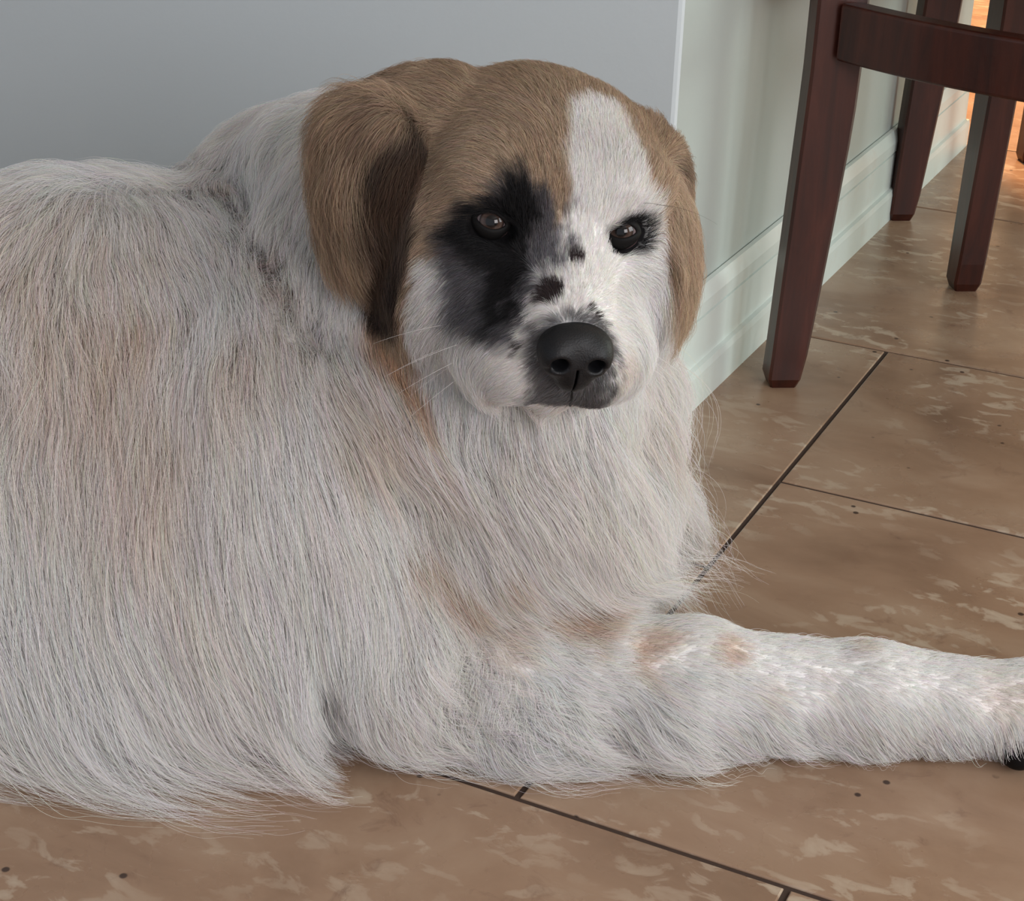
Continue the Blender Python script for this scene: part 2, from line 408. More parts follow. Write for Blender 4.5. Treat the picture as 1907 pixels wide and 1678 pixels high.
def build_field():
    P = np.stack(np.meshgrid(GX, GY, GZ, indexing='ij'), -1).astype(np.float32)
    out = np.empty(P.shape[:3], np.float32)
    for i in range(0, len(GX), 12):
        out[i:i + 12] = body_sdf(P[i:i + 12])
    return out

def surface_nets(F):
    nx, ny, nz = F.shape
    S = F < 0
    c = np.zeros((nx - 1, ny - 1, nz - 1), np.int8)
    for i in (0, 1):
        for j in (0, 1):
            for k in (0, 1): c += S[i:nx - 1 + i, j:ny - 1 + j, k:nz - 1 + k]
    act = (c > 0) & (c < 8)
    I = np.argwhere(act); idx = -np.ones(act.shape, np.int64); idx[act] = np.arange(len(I))
    pos = np.zeros((len(I), 3)); cnt = np.zeros(len(I))
    G = (GX, GY, GZ)
    for ax in range(3):
        o = [a for a in range(3) if a != ax]
        for u in (0, 1):
            for v in (0, 1):
                A = I.copy(); A[:, o[0]] += u; A[:, o[1]] += v
                B = A.copy(); B[:, ax] += 1
                fa = F[A[:, 0], A[:, 1], A[:, 2]]; fb = F[B[:, 0], B[:, 1], B[:, 2]]
                m = (fa < 0) != (fb < 0); t = np.where(m, fa / np.where(m, fa - fb, 1), 0)
                pa = np.stack([G[q][A[:, q]] for q in range(3)], 1); pb = np.stack([G[q][B[:, q]] for q in range(3)], 1)
                pos += np.where(m[:, None], pa + (pb - pa) * t[:, None], 0); cnt += m
    V = pos / cnt[:, None]
    faces = []
    for ax in range(3):
        o = [(ax + 1) % 3, (ax + 2) % 3]
        sl = [slice(None)] * 3; sl[ax] = slice(0, -1); s2 = [slice(None)] * 3; s2[ax] = slice(1, None)
        e = np.argwhere(S[tuple(sl)] != S[tuple(s2)])
        e = e[(e[:, o[0]] > 0) & (e[:, o[1]] > 0) & (e[:, o[0]] < F.shape[o[0]] - 1) & (e[:, o[1]] < F.shape[o[1]] - 1)]
        q = []
        for u, v in ((-1, -1), (0, -1), (0, 0), (-1, 0)):
            A = e.copy(); A[:, o[0]] += u; A[:, o[1]] += v; q.append(idx[A[:, 0], A[:, 1], A[:, 2]])
        q = np.stack(q, 1); flip = ~S[e[:, 0], e[:, 1], e[:, 2]]
        q[flip] = q[flip][:, ::-1]; faces.append(q)
    return V, np.concatenate(faces)

def grid_index(G, x):
    f = np.interp(x, G, np.arange(len(G))); i = np.clip(f.astype(int), 0, len(G) - 2); return i, (f - i)

def sample(F, P, G=None):
    G = G or (GX, GY, GZ)
    (i, a), (j, b), (k, c) = (grid_index(G[n], P[:, n]) for n in range(3))
    if F.ndim == 4: a, b, c = a[:, None], b[:, None], c[:, None]
    r = 0
    for di in (0, 1):
        for dj in (0, 1):
            for dk in (0, 1):
                w = (a if di else 1 - a) * (b if dj else 1 - b) * (c if dk else 1 - c)
                r = r + w * F[i + di, j + dj, k + dk]
    return r

def gradient(F, P, h=0.003):
    g = np.stack([sample(F, P + np.eye(3)[n] * h) - sample(F, P - np.eye(3)[n] * h) for n in range(3)], 1)
    return g / (np.linalg.norm(g, axis=1, keepdims=True) + 1e-9)
GUIDES = [
    ((-0.903, 0.967, 0.354), (-0.79, -0.54, -0.28), 0.050, 0.50, 0.30),
    ((-0.861, 0.995, 0.375), (-0.86, -0.50, -0.09), 0.050, 0.50, 0.30),
    ((-0.830, 1.028, 0.372), (-0.81, -0.59, -0.06), 0.040, 0.50, 0.30),
    ((-0.823, 1.064, 0.347), (0.99, -0.15, -0.03), 0.050, 0.50, 0.20),
    ((-0.838, 0.884, 0.332), (0.07, -0.76, -0.64), 0.055, 0.50, 0.50),
    ((-0.801, 0.900, 0.338), (0.34, -0.68, -0.65), 0.055, 0.50, 0.50),
    ((-0.757, 0.943, 0.342), (0.61, -0.53, -0.59), 0.050, 0.40, 0.20),
    ((-0.713, 0.947, 0.320), (0.69, -0.44, -0.58), 0.050, 0.40, 0.20),
    ((-0.791, 0.848, 0.287), (0.42, -0.45, -0.79), 0.070, 0.50, 0.50),
    ((-0.745, 0.874, 0.287), (0.47, -0.39, -0.79), 0.065, 0.50, 0.40),
    ((-0.686, 0.887, 0.270), (0.35, -0.56, -0.75), 0.070, 0.40, 0.20),
    ((-0.780, 0.808, 0.217), (0.32, -0.37, -0.87), 0.090, 0.50, 0.30),
    ((-0.723, 0.838, 0.219), (0.36, -0.39, -0.85), 0.090, 0.50, 0.30),
    ((-0.648, 0.863, 0.226), (0.39, -0.34, -0.85), 0.080, 0.40, 0.15),
    ((-0.593, 0.881, 0.232), (0.46, -0.22, -0.86), 0.075, 0.40, 0.15),
    ((-0.562, 0.879, 0.178), (0.35, -0.09, -0.93), 0.075, 0.40, 0.15),
    ((-0.766, 0.778, 0.149), (0.27, -0.24, -0.93), 0.120, 0.50, 0.25),
    ((-0.710, 0.803, 0.152), (0.30, -0.26, -0.92), 0.120, 0.50, 0.20),
    ((-0.652, 0.831, 0.155), (0.28, -0.17, -0.95), 0.110, 0.50, 0.20),
    ((-0.599, 0.851, 0.138), (0.26, 0.00, -0.97), 0.100, 0.50, 0.20),
    ((-0.575, 0.865, 0.125), (-0.02, 0.00, -1.00), 0.060, 0.60, 0.20),
    ((-0.567, 0.873, 0.091), (0.23, 0.08, -0.97), 0.030, 0.40, 0.30),
    ((-0.579, 0.886, 0.034), (0.64, 0.17, -0.75), 0.030, 0.40, 0.30),
    ((-0.745, 0.780, 0.098), (0.21, 0.08, -0.97), 0.100, 0.60, 0.20),
    ((-0.684, 0.805, 0.097), (0.24, 0.12, -0.96), 0.090, 0.60, 0.20),
    ((-0.630, 0.846, 0.088), (0.08, 0.25, -0.97), 0.080, 0.60, 0.20),
    ((-0.593, 0.873, 0.066), (0.29, 0.44, -0.85), 0.050, 0.60, 0.20),
    ((-0.762, 0.793, 0.044), (0.40, 0.50, -0.77), 0.060, 0.60, 0.20),
    ((-0.700, 0.820, 0.043), (0.40, 0.50, -0.77), 0.060, 0.60, 0.20),
    ((-0.658, 0.881, 0.022), (0.26, 0.17, -0.95), 0.050, 0.60, 0.20),
    ((-0.814, 1.104, 0.357), (0.16, -0.78, -0.60), 0.050, 0.50, 0.30),
    ((-0.724, 1.026, 0.338), (0.77, -0.50, -0.39), 0.045, 0.40, 0.30),
    ((-0.651, 0.966, 0.309), (0.85, -0.37, -0.37), 0.045, 0.40, 0.30),
    ((-0.590, 0.927, 0.284), (0.72, -0.56, -0.41), 0.045, 0.40, 0.25),
    ((-0.552, 0.922, 0.254), (0.70, 0.10, -0.70), 0.050, 0.40, 0.25),
    ((-0.517, 0.935, 0.224), (0.76, 0.34, -0.55), 0.055, 0.40, 0.25),
    ((-0.559, 0.904, 0.226), (0.44, -0.03, -0.90), 0.060, 0.40, 0.20),
    ((-0.531, 0.930, 0.179), (0.21, 0.05, -0.98), 0.055, 0.40, 0.30),
    ((-0.530, 0.898, 0.143), (0.38, -0.27, -0.89), 0.060, 0.40, 0.30),
    ((-0.505, 0.956, 0.139), (0.57, -0.19, -0.80), 0.055, 0.40, 0.30),
    ((-0.771, 1.104, 0.381), (0.17, -0.89, -0.42), 0.045, 0.60, 0.40),
    ((-0.804, 1.114, 0.383), (-0.57, -0.64, -0.51), 0.045, 0.70, 0.40),
    ((-0.769, 1.149, 0.385), (-0.81, -0.57, -0.17), 0.045, 0.70, 0.40),
    ((-0.471, 0.965, 0.179), (0.62, 0.33, -0.71), 0.060, 0.40, 0.30),
    ((-0.436, 0.992, 0.159), (0.47, 0.14, -0.87), 0.060, 0.50, 0.30),
    ((-0.446, 0.961, 0.230), (0.35, 0.46, -0.82), 0.070, 0.50, 0.30),
    ((-0.423, 1.004, 0.217), (0.15, 0.45, -0.88), 0.080, 0.60, 0.25),
    ((-0.419, 1.075, 0.207), (0.16, 0.18, -0.97), 0.080, 0.70, 0.25),
    ((-0.428, 1.137, 0.226), (0.43, -0.15, -0.89), 0.060, 0.70, 0.25),
    ((-0.467, 1.270, 0.076), (0.69, -0.05, -0.72), 0.090, 0.70, 0.25),
    ((-0.422, 1.040, 0.149), (0.29, 0.04, -0.96), 0.080, 0.60, 0.25),
    ((-0.464, 1.233, 0.034), (0.35, 0.77, -0.53), 0.075, 0.70, 0.30),
    ((-0.417, 1.054, 0.102), (0.24, -0.31, -0.92), 0.045, 0.60, 0.30),
    ((-0.420, 0.999, 0.124), (0.30, 0.02, -0.95), 0.040, 0.50, 0.30),
    ((-0.480, 0.952, 0.121), (0.60, -0.23, -0.77), 0.030, 0.40, 0.40),
    ((-0.428, 0.979, 0.118), (0.57, 0.44, -0.69), 0.022, 0.30, 0.30),
    ((-0.520, 0.880, 0.111), (0.20, -0.43, -0.88), 0.060, 0.50, 0.60),
    ((-0.486, 0.898, 0.094), (0.49, -0.17, -0.85), 0.035, 0.50, 1.60),
    ((-0.456, 0.908, 0.070), (0.73, 0.01, -0.68), 0.035, 0.50, 1.60),
    ((-0.500, 0.876, 0.057), (0.25, 0.25, -0.94), 0.050, 0.60, 0.80),
    ((-0.443, 0.932, 0.097), (0.95, 0.11, -0.29), 0.025, 0.30, 0.80),
    ((-0.420, 0.922, 0.051), (0.59, 0.38, -0.71), 0.060, 0.60, 0.90),
    ((-0.456, 0.910, 0.037), (0.64, 0.36, -0.68), 0.070, 0.60, 0.80),
    ((-0.389, 0.945, 0.070), (0.90, 0.34, -0.27), 0.022, 0.30, 0.60),
    ((-0.359, 0.959, 0.040), (0.65, 0.44, -0.61), 0.052, 0.60, 0.70),
    ((-0.367, 0.988, 0.095), (0.93, 0.35, -0.07), 0.012, 0.20, 0.10),
    ((-0.296, 1.023, 0.088), (0.88, 0.41, -0.24), 0.011, 0.20, 0.10),
    ((-0.301, 0.986, 0.066), (0.81, 0.45, -0.38), 0.020, 0.30, 0.20),
    ((-0.291, 0.999, 0.029), (0.46, 0.60, -0.66), 0.035, 0.60, 0.40),
    ((-0.256, 1.029, 0.074), (0.90, 0.39, -0.19), 0.012, 0.20, 0.10),
    ((-0.229, 1.030, 0.049), (0.70, 0.26, -0.66), 0.022, 0.30, 0.20),
    ((-0.230, 1.047, 0.013), (0.76, 0.36, -0.55), 0.030, 0.70, 0.30),
    ((-0.188, 1.073, 0.075), (0.87, 0.43, -0.23), 0.011, 0.20, 0.10),
    ((-0.174, 1.061, 0.049), (0.62, 0.22, -0.75), 0.020, 0.30, 0.20),
    ((-0.172, 1.074, 0.014), (0.41, 0.50, -0.76), 0.028, 0.70, 0.30),
    ((-0.130, 1.098, 0.065), (0.95, 0.25, -0.16), 0.012, 0.20, 0.10),
    ((-0.122, 1.090, 0.025), (0.31, 0.37, -0.87), 0.020, 0.70, 0.20),
    ((-0.576, 0.944, 0.476), (-0.85, -0.43, -0.30), 0.032, 0.80, 0.50),
    ((-0.553, 0.954, 0.470), (-0.89, -0.46, 0.08), 0.022, 0.70, 0.30),
    ((-0.702, 1.108, 0.402), (-0.77, -0.58, -0.25), 0.050, 0.80, 0.30),
    ((-0.660, 1.026, 0.385), (-0.19, -0.66, -0.73), 0.050, 0.60, 0.20),
    ((-0.565, 0.918, 0.426), (0.03, -0.04, -1.00), 0.045, 0.40, 0.20),
    ((-0.583, 0.932, 0.382), (0.35, -0.07, -0.93), 0.035, 0.40, 0.15),
    ((-0.642, 0.990, 0.357), (0.22, -0.64, -0.74), 0.035, 0.50, 0.15),
    ((-0.560, 0.929, 0.368), (0.28, 0.17, -0.94), 0.025, 0.30, 0.15),
    ((-0.598, 0.962, 0.332), (0.35, -0.55, -0.76), 0.022, 0.40, 0.15),
    ((-0.576, 0.956, 0.326), (0.11, -0.45, -0.88), 0.018, 0.30, 0.10),
    ((-0.537, 0.922, 0.447), (-0.24, -0.38, -0.89), 0.020, 0.30, 0.20),
    ((-0.531, 0.922, 0.423), (-0.18, -0.14, -0.97), 0.022, 0.30, 0.30),
    ((-0.538, 0.924, 0.385), (0.12, -0.08, -0.99), 0.022, 0.30, 0.30),
    ((-0.477, 1.007, 0.484), (-0.80, 0.51, 0.32), 0.014, 0.40, 0.20),
    ((-0.516, 0.989, 0.475), (-0.98, -0.02, 0.18), 0.018, 0.40, 0.20),
    ((-0.446, 1.024, 0.477), (-0.53, 0.73, 0.43), 0.012, 0.40, 0.20),
    ((-0.473, 0.959, 0.465), (-0.96, 0.15, 0.23), 0.014, 0.20, 0.10),
    ((-0.506, 0.948, 0.453), (-0.89, -0.15, -0.43), 0.015, 0.20, 0.10),
    ((-0.505, 0.925, 0.430), (-0.83, 0.15, -0.54), 0.015, 0.20, 0.10),
    ((-0.471, 0.918, 0.440), (-0.96, -0.16, 0.25), 0.012, 0.20, 0.10),
    ((-0.445, 0.950, 0.454), (-0.60, 0.47, 0.64), 0.012, 0.20, 0.10),
    ((-0.444, 0.927, 0.428), (-0.05, 0.30, 0.95), 0.010, 0.20, 0.10),
    ((-0.421, 0.980, 0.457), (-0.45, 0.69, 0.57), 0.010, 0.15, 0.10),
    ((-0.396, 0.984, 0.446), (-0.25, 0.77, 0.58), 0.010, 0.20, 0.10),
    ((-0.411, 0.952, 0.427), (-0.21, 0.36, 0.91), 0.009, 0.15, 0.10),
    ((-0.381, 0.991, 0.411), (0.43, 0.69, 0.58), 0.012, 0.30, 0.10),
    ((-0.389, 0.972, 0.425), (0.16, 0.40, 0.90), 0.008, 0.15, 0.10),
    ((-0.420, 0.926, 0.404), (-0.30, 0.53, 0.80), 0.007, 0.15, 0.10),
    ((-0.405, 0.912, 0.386), (-0.38, 0.62, 0.68), 0.006, 0.15, 0.10),
    ((-0.402, 0.936, 0.397), (-0.24, 0.63, 0.74), 0.006, 0.15, 0.10),
    ((-0.496, 0.916, 0.401), (-0.94, -0.02, -0.34), 0.012, 0.20, 0.10),
    ((-0.481, 0.911, 0.384), (-0.89, -0.09, -0.44), 0.010, 0.20, 0.10),
    ((-0.501, 0.912, 0.369), (-0.69, -0.11, -0.72), 0.018, 0.30, 0.20),
    ((-0.497, 0.912, 0.340), (-0.55, 0.03, -0.83), 0.022, 0.30, 0.20),
    ((-0.465, 0.911, 0.368), (-0.63, -0.24, -0.74), 0.009, 0.15, 0.10),
    ((-0.437, 0.902, 0.369), (-0.55, -0.39, -0.74), 0.007, 0.15, 0.10),
    ((-0.452, 0.887, 0.342), (-0.60, -0.16, -0.79), 0.012, 0.20, 0.10),
    ((-0.473, 0.899, 0.318), (0.15, -0.08, -0.98), 0.020, 0.30, 0.20),
    ((-0.427, 0.883, 0.341), (-0.81, -0.28, -0.51), 0.007, 0.15, 0.10),
    ((-0.430, 0.882, 0.319), (-0.77, -0.01, -0.63), 0.009, 0.20, 0.10),
    ((-0.421, 0.904, 0.303), (-0.77, -0.46, -0.43), 0.007, 0.20, 0.10),
    ((-0.403, 0.916, 0.303), (-0.31, -0.16, -0.94), 0.007, 0.20, 0.10),
    ((-0.378, 0.917, 0.317), (0.14, 0.33, -0.93), 0.007, 0.20, 0.10),
    ((-0.374, 0.922, 0.342), (0.46, 0.49, -0.74), 0.007, 0.15, 0.10),
    ((-0.386, 0.919, 0.373), (0.32, 0.94, -0.05), 0.006, 0.15, 0.10),
    ((-0.384, 0.970, 0.358), (0.48, 0.24, -0.85), 0.010, 0.20, 0.10),
    ((-0.380, 0.985, 0.376), (0.45, 0.82, -0.36), 0.012, 0.20, 0.10),
    ((-0.375, 0.970, 0.337), (0.42, -0.15, -0.89), 0.020, 0.40, 0.20),
    ((-0.413, 1.034, 0.258), (0.20, -0.06, -0.98), 0.030, 0.50, 0.30),
    ((-0.379, 1.011, 0.395), (0.22, -0.23, -0.95), 0.030, 0.50, 0.20),
    ((-0.375, 1.017, 0.360), (0.03, -0.25, -0.97), 0.035, 0.50, 0.20),
    ((-0.444, 0.956, 0.257), (0.12, 0.05, -0.99), 0.040, 0.50, 0.30),
    ((-0.477, 0.939, 0.272), (0.15, -0.13, -0.98), 0.035, 0.50, 0.30),
    ((-0.741, 0.746, 0.050), (0.25, -0.15, -0.96), -1.000, 0.50, 0.20),
    ((-0.684, 0.770, 0.050), (0.24, -0.16, -0.96), -1.000, 0.50, 0.20),
    ((-0.634, 0.798, 0.050), (0.23, -0.17, -0.96), -1.000, 0.50, 0.20),
    ((-0.588, 0.831, 0.050), (0.23, -0.18, -0.96), -1.000, 0.50, 0.20),
    ((-0.559, 0.855, 0.050), (0.21, -0.19, -0.96), -1.000, 0.50, 0.20),
    ((-0.738, 0.748, 0.004), (0.95, -0.32, 0.00), -1.000, 0.50, 0.20),
    ((-0.683, 0.763, 0.004), (0.98, -0.22, 0.00), -1.000, 0.50, 0.20),
    ((-0.632, 0.791, 0.004), (1.00, -0.04, 0.00), -1.000, 0.50, 0.20),
    ((-0.589, 0.829, 0.004), (0.98, 0.19, 0.00), -1.000, 0.50, 0.20),
    ((-0.552, 0.872, 0.004), (0.94, 0.33, 0.00), -1.000, 0.50, 0.20),
    ((-0.490, 0.891, 0.004), (1.00, -0.03, 0.00), -1.000, 0.50, 0.20),
    ((-0.416, 0.917, 0.004), (1.00, 0.03, 0.00), -1.000, 0.50, 0.20),
    ((-0.350, 0.961, 0.004), (0.99, -0.11, 0.00), -1.000, 0.50, 0.20),
]
MARKINGS = {   # outlines of the head markings, seen along the face, metres from the skull centre
    'tan': [(-0.2200, 0.0538), (-0.1443, 0.0931), (-0.0600, 0.1116), (0.0321, 0.1077), (0.0943, 0.0598), (0.1199, 0.0014), (0.1246, -0.0901), (0.1065, -0.0918), (0.0998, -0.0734), (0.0896, -0.0572), (0.0805, -0.0174), (0.0731, 0.0137), (0.0645, 0.0467), (0.0505, 0.0701), (0.0320, 0.0748), (0.0192, 0.0656), (0.0172, 0.0319), (0.0172, -0.0086), (-0.0133, -0.0299), (-0.0480, -0.0280), (-0.0697, -0.0274), (-0.0786, -0.0508), (-0.0828, -0.0769), (-0.0764, -0.1001), (-0.0822, -0.1160), (-0.1021, -0.0988), (-0.1105, -0.0846), (-0.1501, -0.0910), (-0.2008, -0.0417)],
    'dark': [(-0.0848, 0.0516), (-0.0746, 0.0437), (-0.0759, -0.0052), (-0.0790, -0.0261), (-0.0904, -0.0627), (-0.1146, -0.0812), (-0.1302, -0.0821), (-0.1216, -0.0433), (-0.1101, -0.0099), (-0.1154, 0.0127), (-0.1064, 0.0317), (-0.0943, 0.0457)],
    'grey': [(-0.0143, 0.0188), (0.0023, 0.0077), (0.0155, -0.0003), (0.0177, -0.0237), (0.0146, -0.0353), (0.0024, -0.0424), (-0.0038, -0.0567), (-0.0033, -0.0691), (-0.0163, -0.0833), (-0.0356, -0.0801), (-0.0516, -0.0703), (-0.0532, -0.0458), (-0.0595, -0.0286), (-0.0585, -0.0131), (-0.0453, -0.0024), (-0.0315, 0.0015), (-0.0223, 0.0152)],
    'black': [(-0.0230, 0.0051), (-0.0157, 0.0194), (-0.0051, 0.0074), (-0.0005, -0.0092), (-0.0039, -0.0262), (-0.0109, -0.0500), (-0.0136, -0.0667), (-0.0270, -0.0749), (-0.0289, -0.0512), (-0.0235, -0.0355), (-0.0411, -0.0260), (-0.0538, -0.0139), (-0.0418, -0.0012)],
    'muzzle': [(-0.0028, -0.0823), (0.0017, -0.0693), (0.0215, -0.0643), (0.0391, -0.0660), (0.0489, -0.0813), (0.0513, -0.1096), (0.0506, -0.1430), (0.0339, -0.1359), (0.0115, -0.1366), (-0.0086, -0.1422), (-0.0017, -0.1161), (0.0031, -0.1084), (-0.0024, -0.0960)],
    'eyeblot': [(0.0426, -0.0147), (0.0484, -0.0106), (0.0563, -0.0034), (0.0654, -0.0045), (0.0698, -0.0141), (0.0648, -0.0246), (0.0522, -0.0269), (0.0481, -0.0223)],
}
LIP = [(-0.4664, 0.9420, 0.2712), (-0.4598, 0.9455, 0.2665), (-0.4538, 0.9483, 0.2647), (-0.4487, 0.9521, 0.2660), (-0.4427, 0.9564, 0.2682), (-0.4357, 0.9632, 0.2695), (-0.4284, 0.9738, 0.2683), (-0.4228, 0.9842, 0.2640), (-0.4188, 0.9944, 0.2585), (-0.4160, 1.0047, 0.2523), (-0.4142, 1.0128, 0.2537)]
PHILTRUM = [(-0.3955, 0.9004, 0.3213), (-0.3984, 0.9070, 0.3108), (-0.4102, 0.9327, 0.2930), (-0.4285, 0.9739, 0.2678)]
SPOTS = [((-0.4130, 0.9012, 0.3790), 0.0085, 0.80), ((-0.4074, 0.9251, 0.3953), 0.0055, 0.80), ((-0.3878, 0.9057, 0.3717), 0.0035, 0.80), ((-0.3837, 0.9054, 0.3666), 0.0035, 0.80), ((-0.4251, 0.8848, 0.3481), 0.0040, 0.70), ((-0.3791, 0.9138, 0.3608), 0.0020, 0.60), ((-0.3964, 0.9131, 0.3820), 0.0016, 0.60), ((-0.4549, 0.8904, 0.3468), 0.0030, 0.50), ((-0.4264, 0.8832, 0.3429), 0.0030, 0.50), ((-0.4684, 0.9419, 0.2708), 0.0030, 0.50)]
TAN_SPOTS = [((-0.554, 0.944, 0.314), 0.018, 1.60), ((-0.541, 0.939, 0.299), 0.016, 1.40), ((-0.569, 0.950, 0.317), 0.014, 1.20), ((-0.523, 0.937, 0.283), 0.012, 0.90), ((-0.766, 1.059, 0.353), 0.012, 0.60), ((-0.724, 1.026, 0.338), 0.015, 0.70), ((-0.676, 0.990, 0.322), 0.018, 0.80), ((-0.649, 0.967, 0.309), 0.022, 0.70), ((-0.557, 0.922, 0.261), 0.028, 0.70), ((-0.579, 0.923, 0.280), 0.025, 0.35), ((-0.530, 0.929, 0.227), 0.020, 0.30), ((-0.532, 0.924, 0.173), 0.018, 0.90), ((-0.521, 0.943, 0.150), 0.018, 0.80), ((-0.475, 0.961, 0.149), 0.014, 0.80), ((-0.501, 0.941, 0.121), 0.020, 0.90), ((-0.418, 0.977, 0.104), 0.024, 1.10), ((-0.436, 0.969, 0.121), 0.015, 0.60), ((-0.457, 0.933, 0.101), 0.018, 0.50), ((-0.360, 0.987, 0.093), 0.016, 0.90), ((-0.362, 0.969, 0.083), 0.012, 0.70), ((-0.312, 1.009, 0.093), 0.013, 0.85), ((-0.234, 1.074, 0.082), 0.010, 0.50), ((-0.275, 1.006, 0.063), 0.012, 0.25), ((-0.128, 1.093, 0.060), 0.020, 0.30), ((-0.841, 0.901, 0.343), 0.050, 0.35), ((-0.774, 0.903, 0.330), 0.050, 0.35), ((-0.794, 0.852, 0.293), 0.060, 0.40), ((-0.745, 0.893, 0.306), 0.030, 0.45), ((-0.738, 0.863, 0.268), 0.060, 0.35), ((-0.694, 0.885, 0.269), 0.050, 0.30), ((-0.674, 0.846, 0.206), 0.050, 0.25), ((-0.644, 0.913, 0.291), 0.030, 0.30), ((-0.465, 0.959, 0.205), 0.050, 0.25), ((-0.369, 0.930, 0.326), 0.012, 0.30), ((-0.418, 1.078, 0.232), 0.020, 0.25), ((-0.712, 0.843, 0.219), 0.050, 0.20)]  # tan coat patches; those along the neck crease also paint in its shading

# ---------------------------------------------------------------- the dog
def in_poly(P, poly):
    """signed distance (negative inside) of 2-D points to a closed outline"""
    poly = np.asarray(poly); d = np.full(len(P), 9.0); ins = np.zeros(len(P), bool)
    for a, b in zip(poly, np.roll(poly, -1, 0)):
        e = b - a; wv = P - a; t = np.clip((wv @ e) / (e @ e), 0, 1)
        d = np.minimum(d, np.linalg.norm(wv - t[:, None] * e, axis=1))
        c = (a[1] > P[:, 1]) != (b[1] > P[:, 1])
        x = (b[0] - a[0]) * (P[:, 1] - a[1]) / np.where(b[1] == a[1], 1e-9, b[1] - a[1]) + a[0]
        ins ^= c & (P[:, 0] < x)
    return np.where(ins, -d, d)

_T = rng.random((24, 24, 24)).astype(np.float32)
def vnoise(P, s):
    q = P * s; i = np.floor(q).astype(int); f = q - i; f = f * f * (3 - 2 * f); r = 0
    for a in (0, 1):
        for b in (0, 1):
            for c in (0, 1):
                wgt = (f[:, 0] if a else 1 - f[:, 0]) * (f[:, 1] if b else 1 - f[:, 1]) * (f[:, 2] if c else 1 - f[:, 2])
                r = r + wgt * _T[(i[:, 0] + a) % 24, (i[:, 1] + b) % 24, (i[:, 2] + c) % 24]
    return r

WHITE = np.array([.87, .858, .845]); TAN = np.array([.465, .342, .240]); DARK = np.array([.030, .019, .016])
TANL = np.array([.62, .50, .385]); BLACK = np.array([.007, .0065, .007]); GREY = np.array([.135, .128, .142]); SPOT = np.array([.046, .032, .032])
FV = nrm(CAM_POS - HEAD_O); FR = nrm(np.cross([0, 0, 1.], FV)); FU = np.cross(FV, FR)   # plane of the face

def coat_color(P, jit=0.0, blur=1.0):
    n = len(P)
    n1 = vnoise(P, 90) - .5; n2 = vnoise(P + 3, 240) - .5; n3 = vnoise(P + 9, 14) - .5
    C = np.tile(WHITE, (n, 1))
    def lay(C, a, col): a = np.clip(a, 0, 1)[:, None]; return C * (1 - a) + col * a
    C = lay(C, .05 + .30 * np.clip(n3, -.2, .5), np.array([.70, .58, .47]))
    for p, r, s in TAN_SPOTS:
        d = np.linalg.norm(P - p, axis=1) / r
        C = lay(C, s * (.66 if r < .025 else .46) * np.clip(1.35 - d - 1.1 * n1, 0, 1) ** .8, np.array([.60, .41, .28]))
    Q = w2h(P).astype(np.float32)
    hd = head_sdf(Q); er = ear_sdf(Q); onhead = (np.minimum(hd, er) < .016) & (np.abs(Q) < .2).all(1)
    A = np.stack([(P - HEAD_O) @ FR, (P - HEAD_O) @ FU], 1)
    A = A + np.stack([n1, vnoise(P + 17, 90) - .5], 1) * .006 + np.stack([n2, vnoise(P + 21, 240) - .5], 1) * .004
    fr = Q[:, 1] > -.055
    t = in_poly(A, MARKINGS['tan'])
    tan = TAN * (1 + .0 * n1[:, None]); tc = np.tile(TAN, (n, 1))
    k = np.clip(.5 + 1.6 * n3 + .8 * n1, 0, 1)[:, None]; tc = TAN * (1 - .55 * k) + TANL * .55 * k
    m = onhead & (Q[:, 2] > -.085)
    C = np.where((m & ~fr)[:, None], tc, C)
    a = np.where(m & fr, np.clip(.75 - t / (.005 * blur), 0, 1), 0); C = C * (1 - a[:, None]) + tc * a[:, None]
    # nape shading into the ruff
    nb = (~onhead) & (np.linalg.norm(P - h2w((-0.06, -0.07, 0.045)), axis=1) < .085)
    C = np.where(nb[:, None], C * .45 + tc * .55, C)
    ear = onhead & (er < hd + .004) & (Q[:, 0] < 0)
    dk = in_poly(A, MARKINGS['dark']); a = np.where(onhead & (Q[:, 0] < -.062), np.clip(.8 - dk / .010 - .8 * n1, 0, 1) * (.92 + .3 * n1), 0)
    C = lay(C, a, DARK)
    e2 = onhead & (er < hd + .004) & (Q[:, 0] > 0); C = lay(C, np.where(e2, np.clip(.15 + 1.5 * n1 + .0 * t, 0, .5), 0), DARK * 2)
    C = lay(C, np.where(ear, np.clip(.22 + 1.1 * n1, 0, .5), 0), np.array([.17, .10, .06]))
    f2 = onhead & fr & ~ear & ~e2
    for nm, col, wd, top, gr in (('grey', GREY, .010, .95, .1), ('black', BLACK, .010, .98, .30), ('muzzle', GREY * .5, .009, .85, 0), ('eyeblot', BLACK, .005, .9, 0)):
        g = in_poly(A, MARKINGS[nm]); C = lay(C, np.where(f2 & ((nm != 'muzzle') | ((Q[:, 1] > .075) & (Q[:, 2] > -.0785) & (hd < .008))), np.clip(.5 + gr - g / wd - .9 * n2 - .5 * n1, 0, 1) * top, 0), col)
    for p, r, s in SPOTS:
        d = np.linalg.norm(P - p, axis=1); C = lay(C, min(1, s * 1.25) * np.clip((r * 1.15 - d) / (.0016) + 1.5 * n2 + 1.5 * n1, 0, 1), SPOT)
    for e in EYES:
        d = np.linalg.norm((Q - np.array(e)) / (1.25, 1, 1), axis=1); C = lay(C, np.where(f2, np.clip((.0155 - d) / .003, 0, 1), 0), BLACK)
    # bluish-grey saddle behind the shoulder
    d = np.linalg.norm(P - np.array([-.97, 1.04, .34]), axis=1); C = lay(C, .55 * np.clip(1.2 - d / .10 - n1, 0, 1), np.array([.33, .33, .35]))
    return np.clip(C, .004, .9)

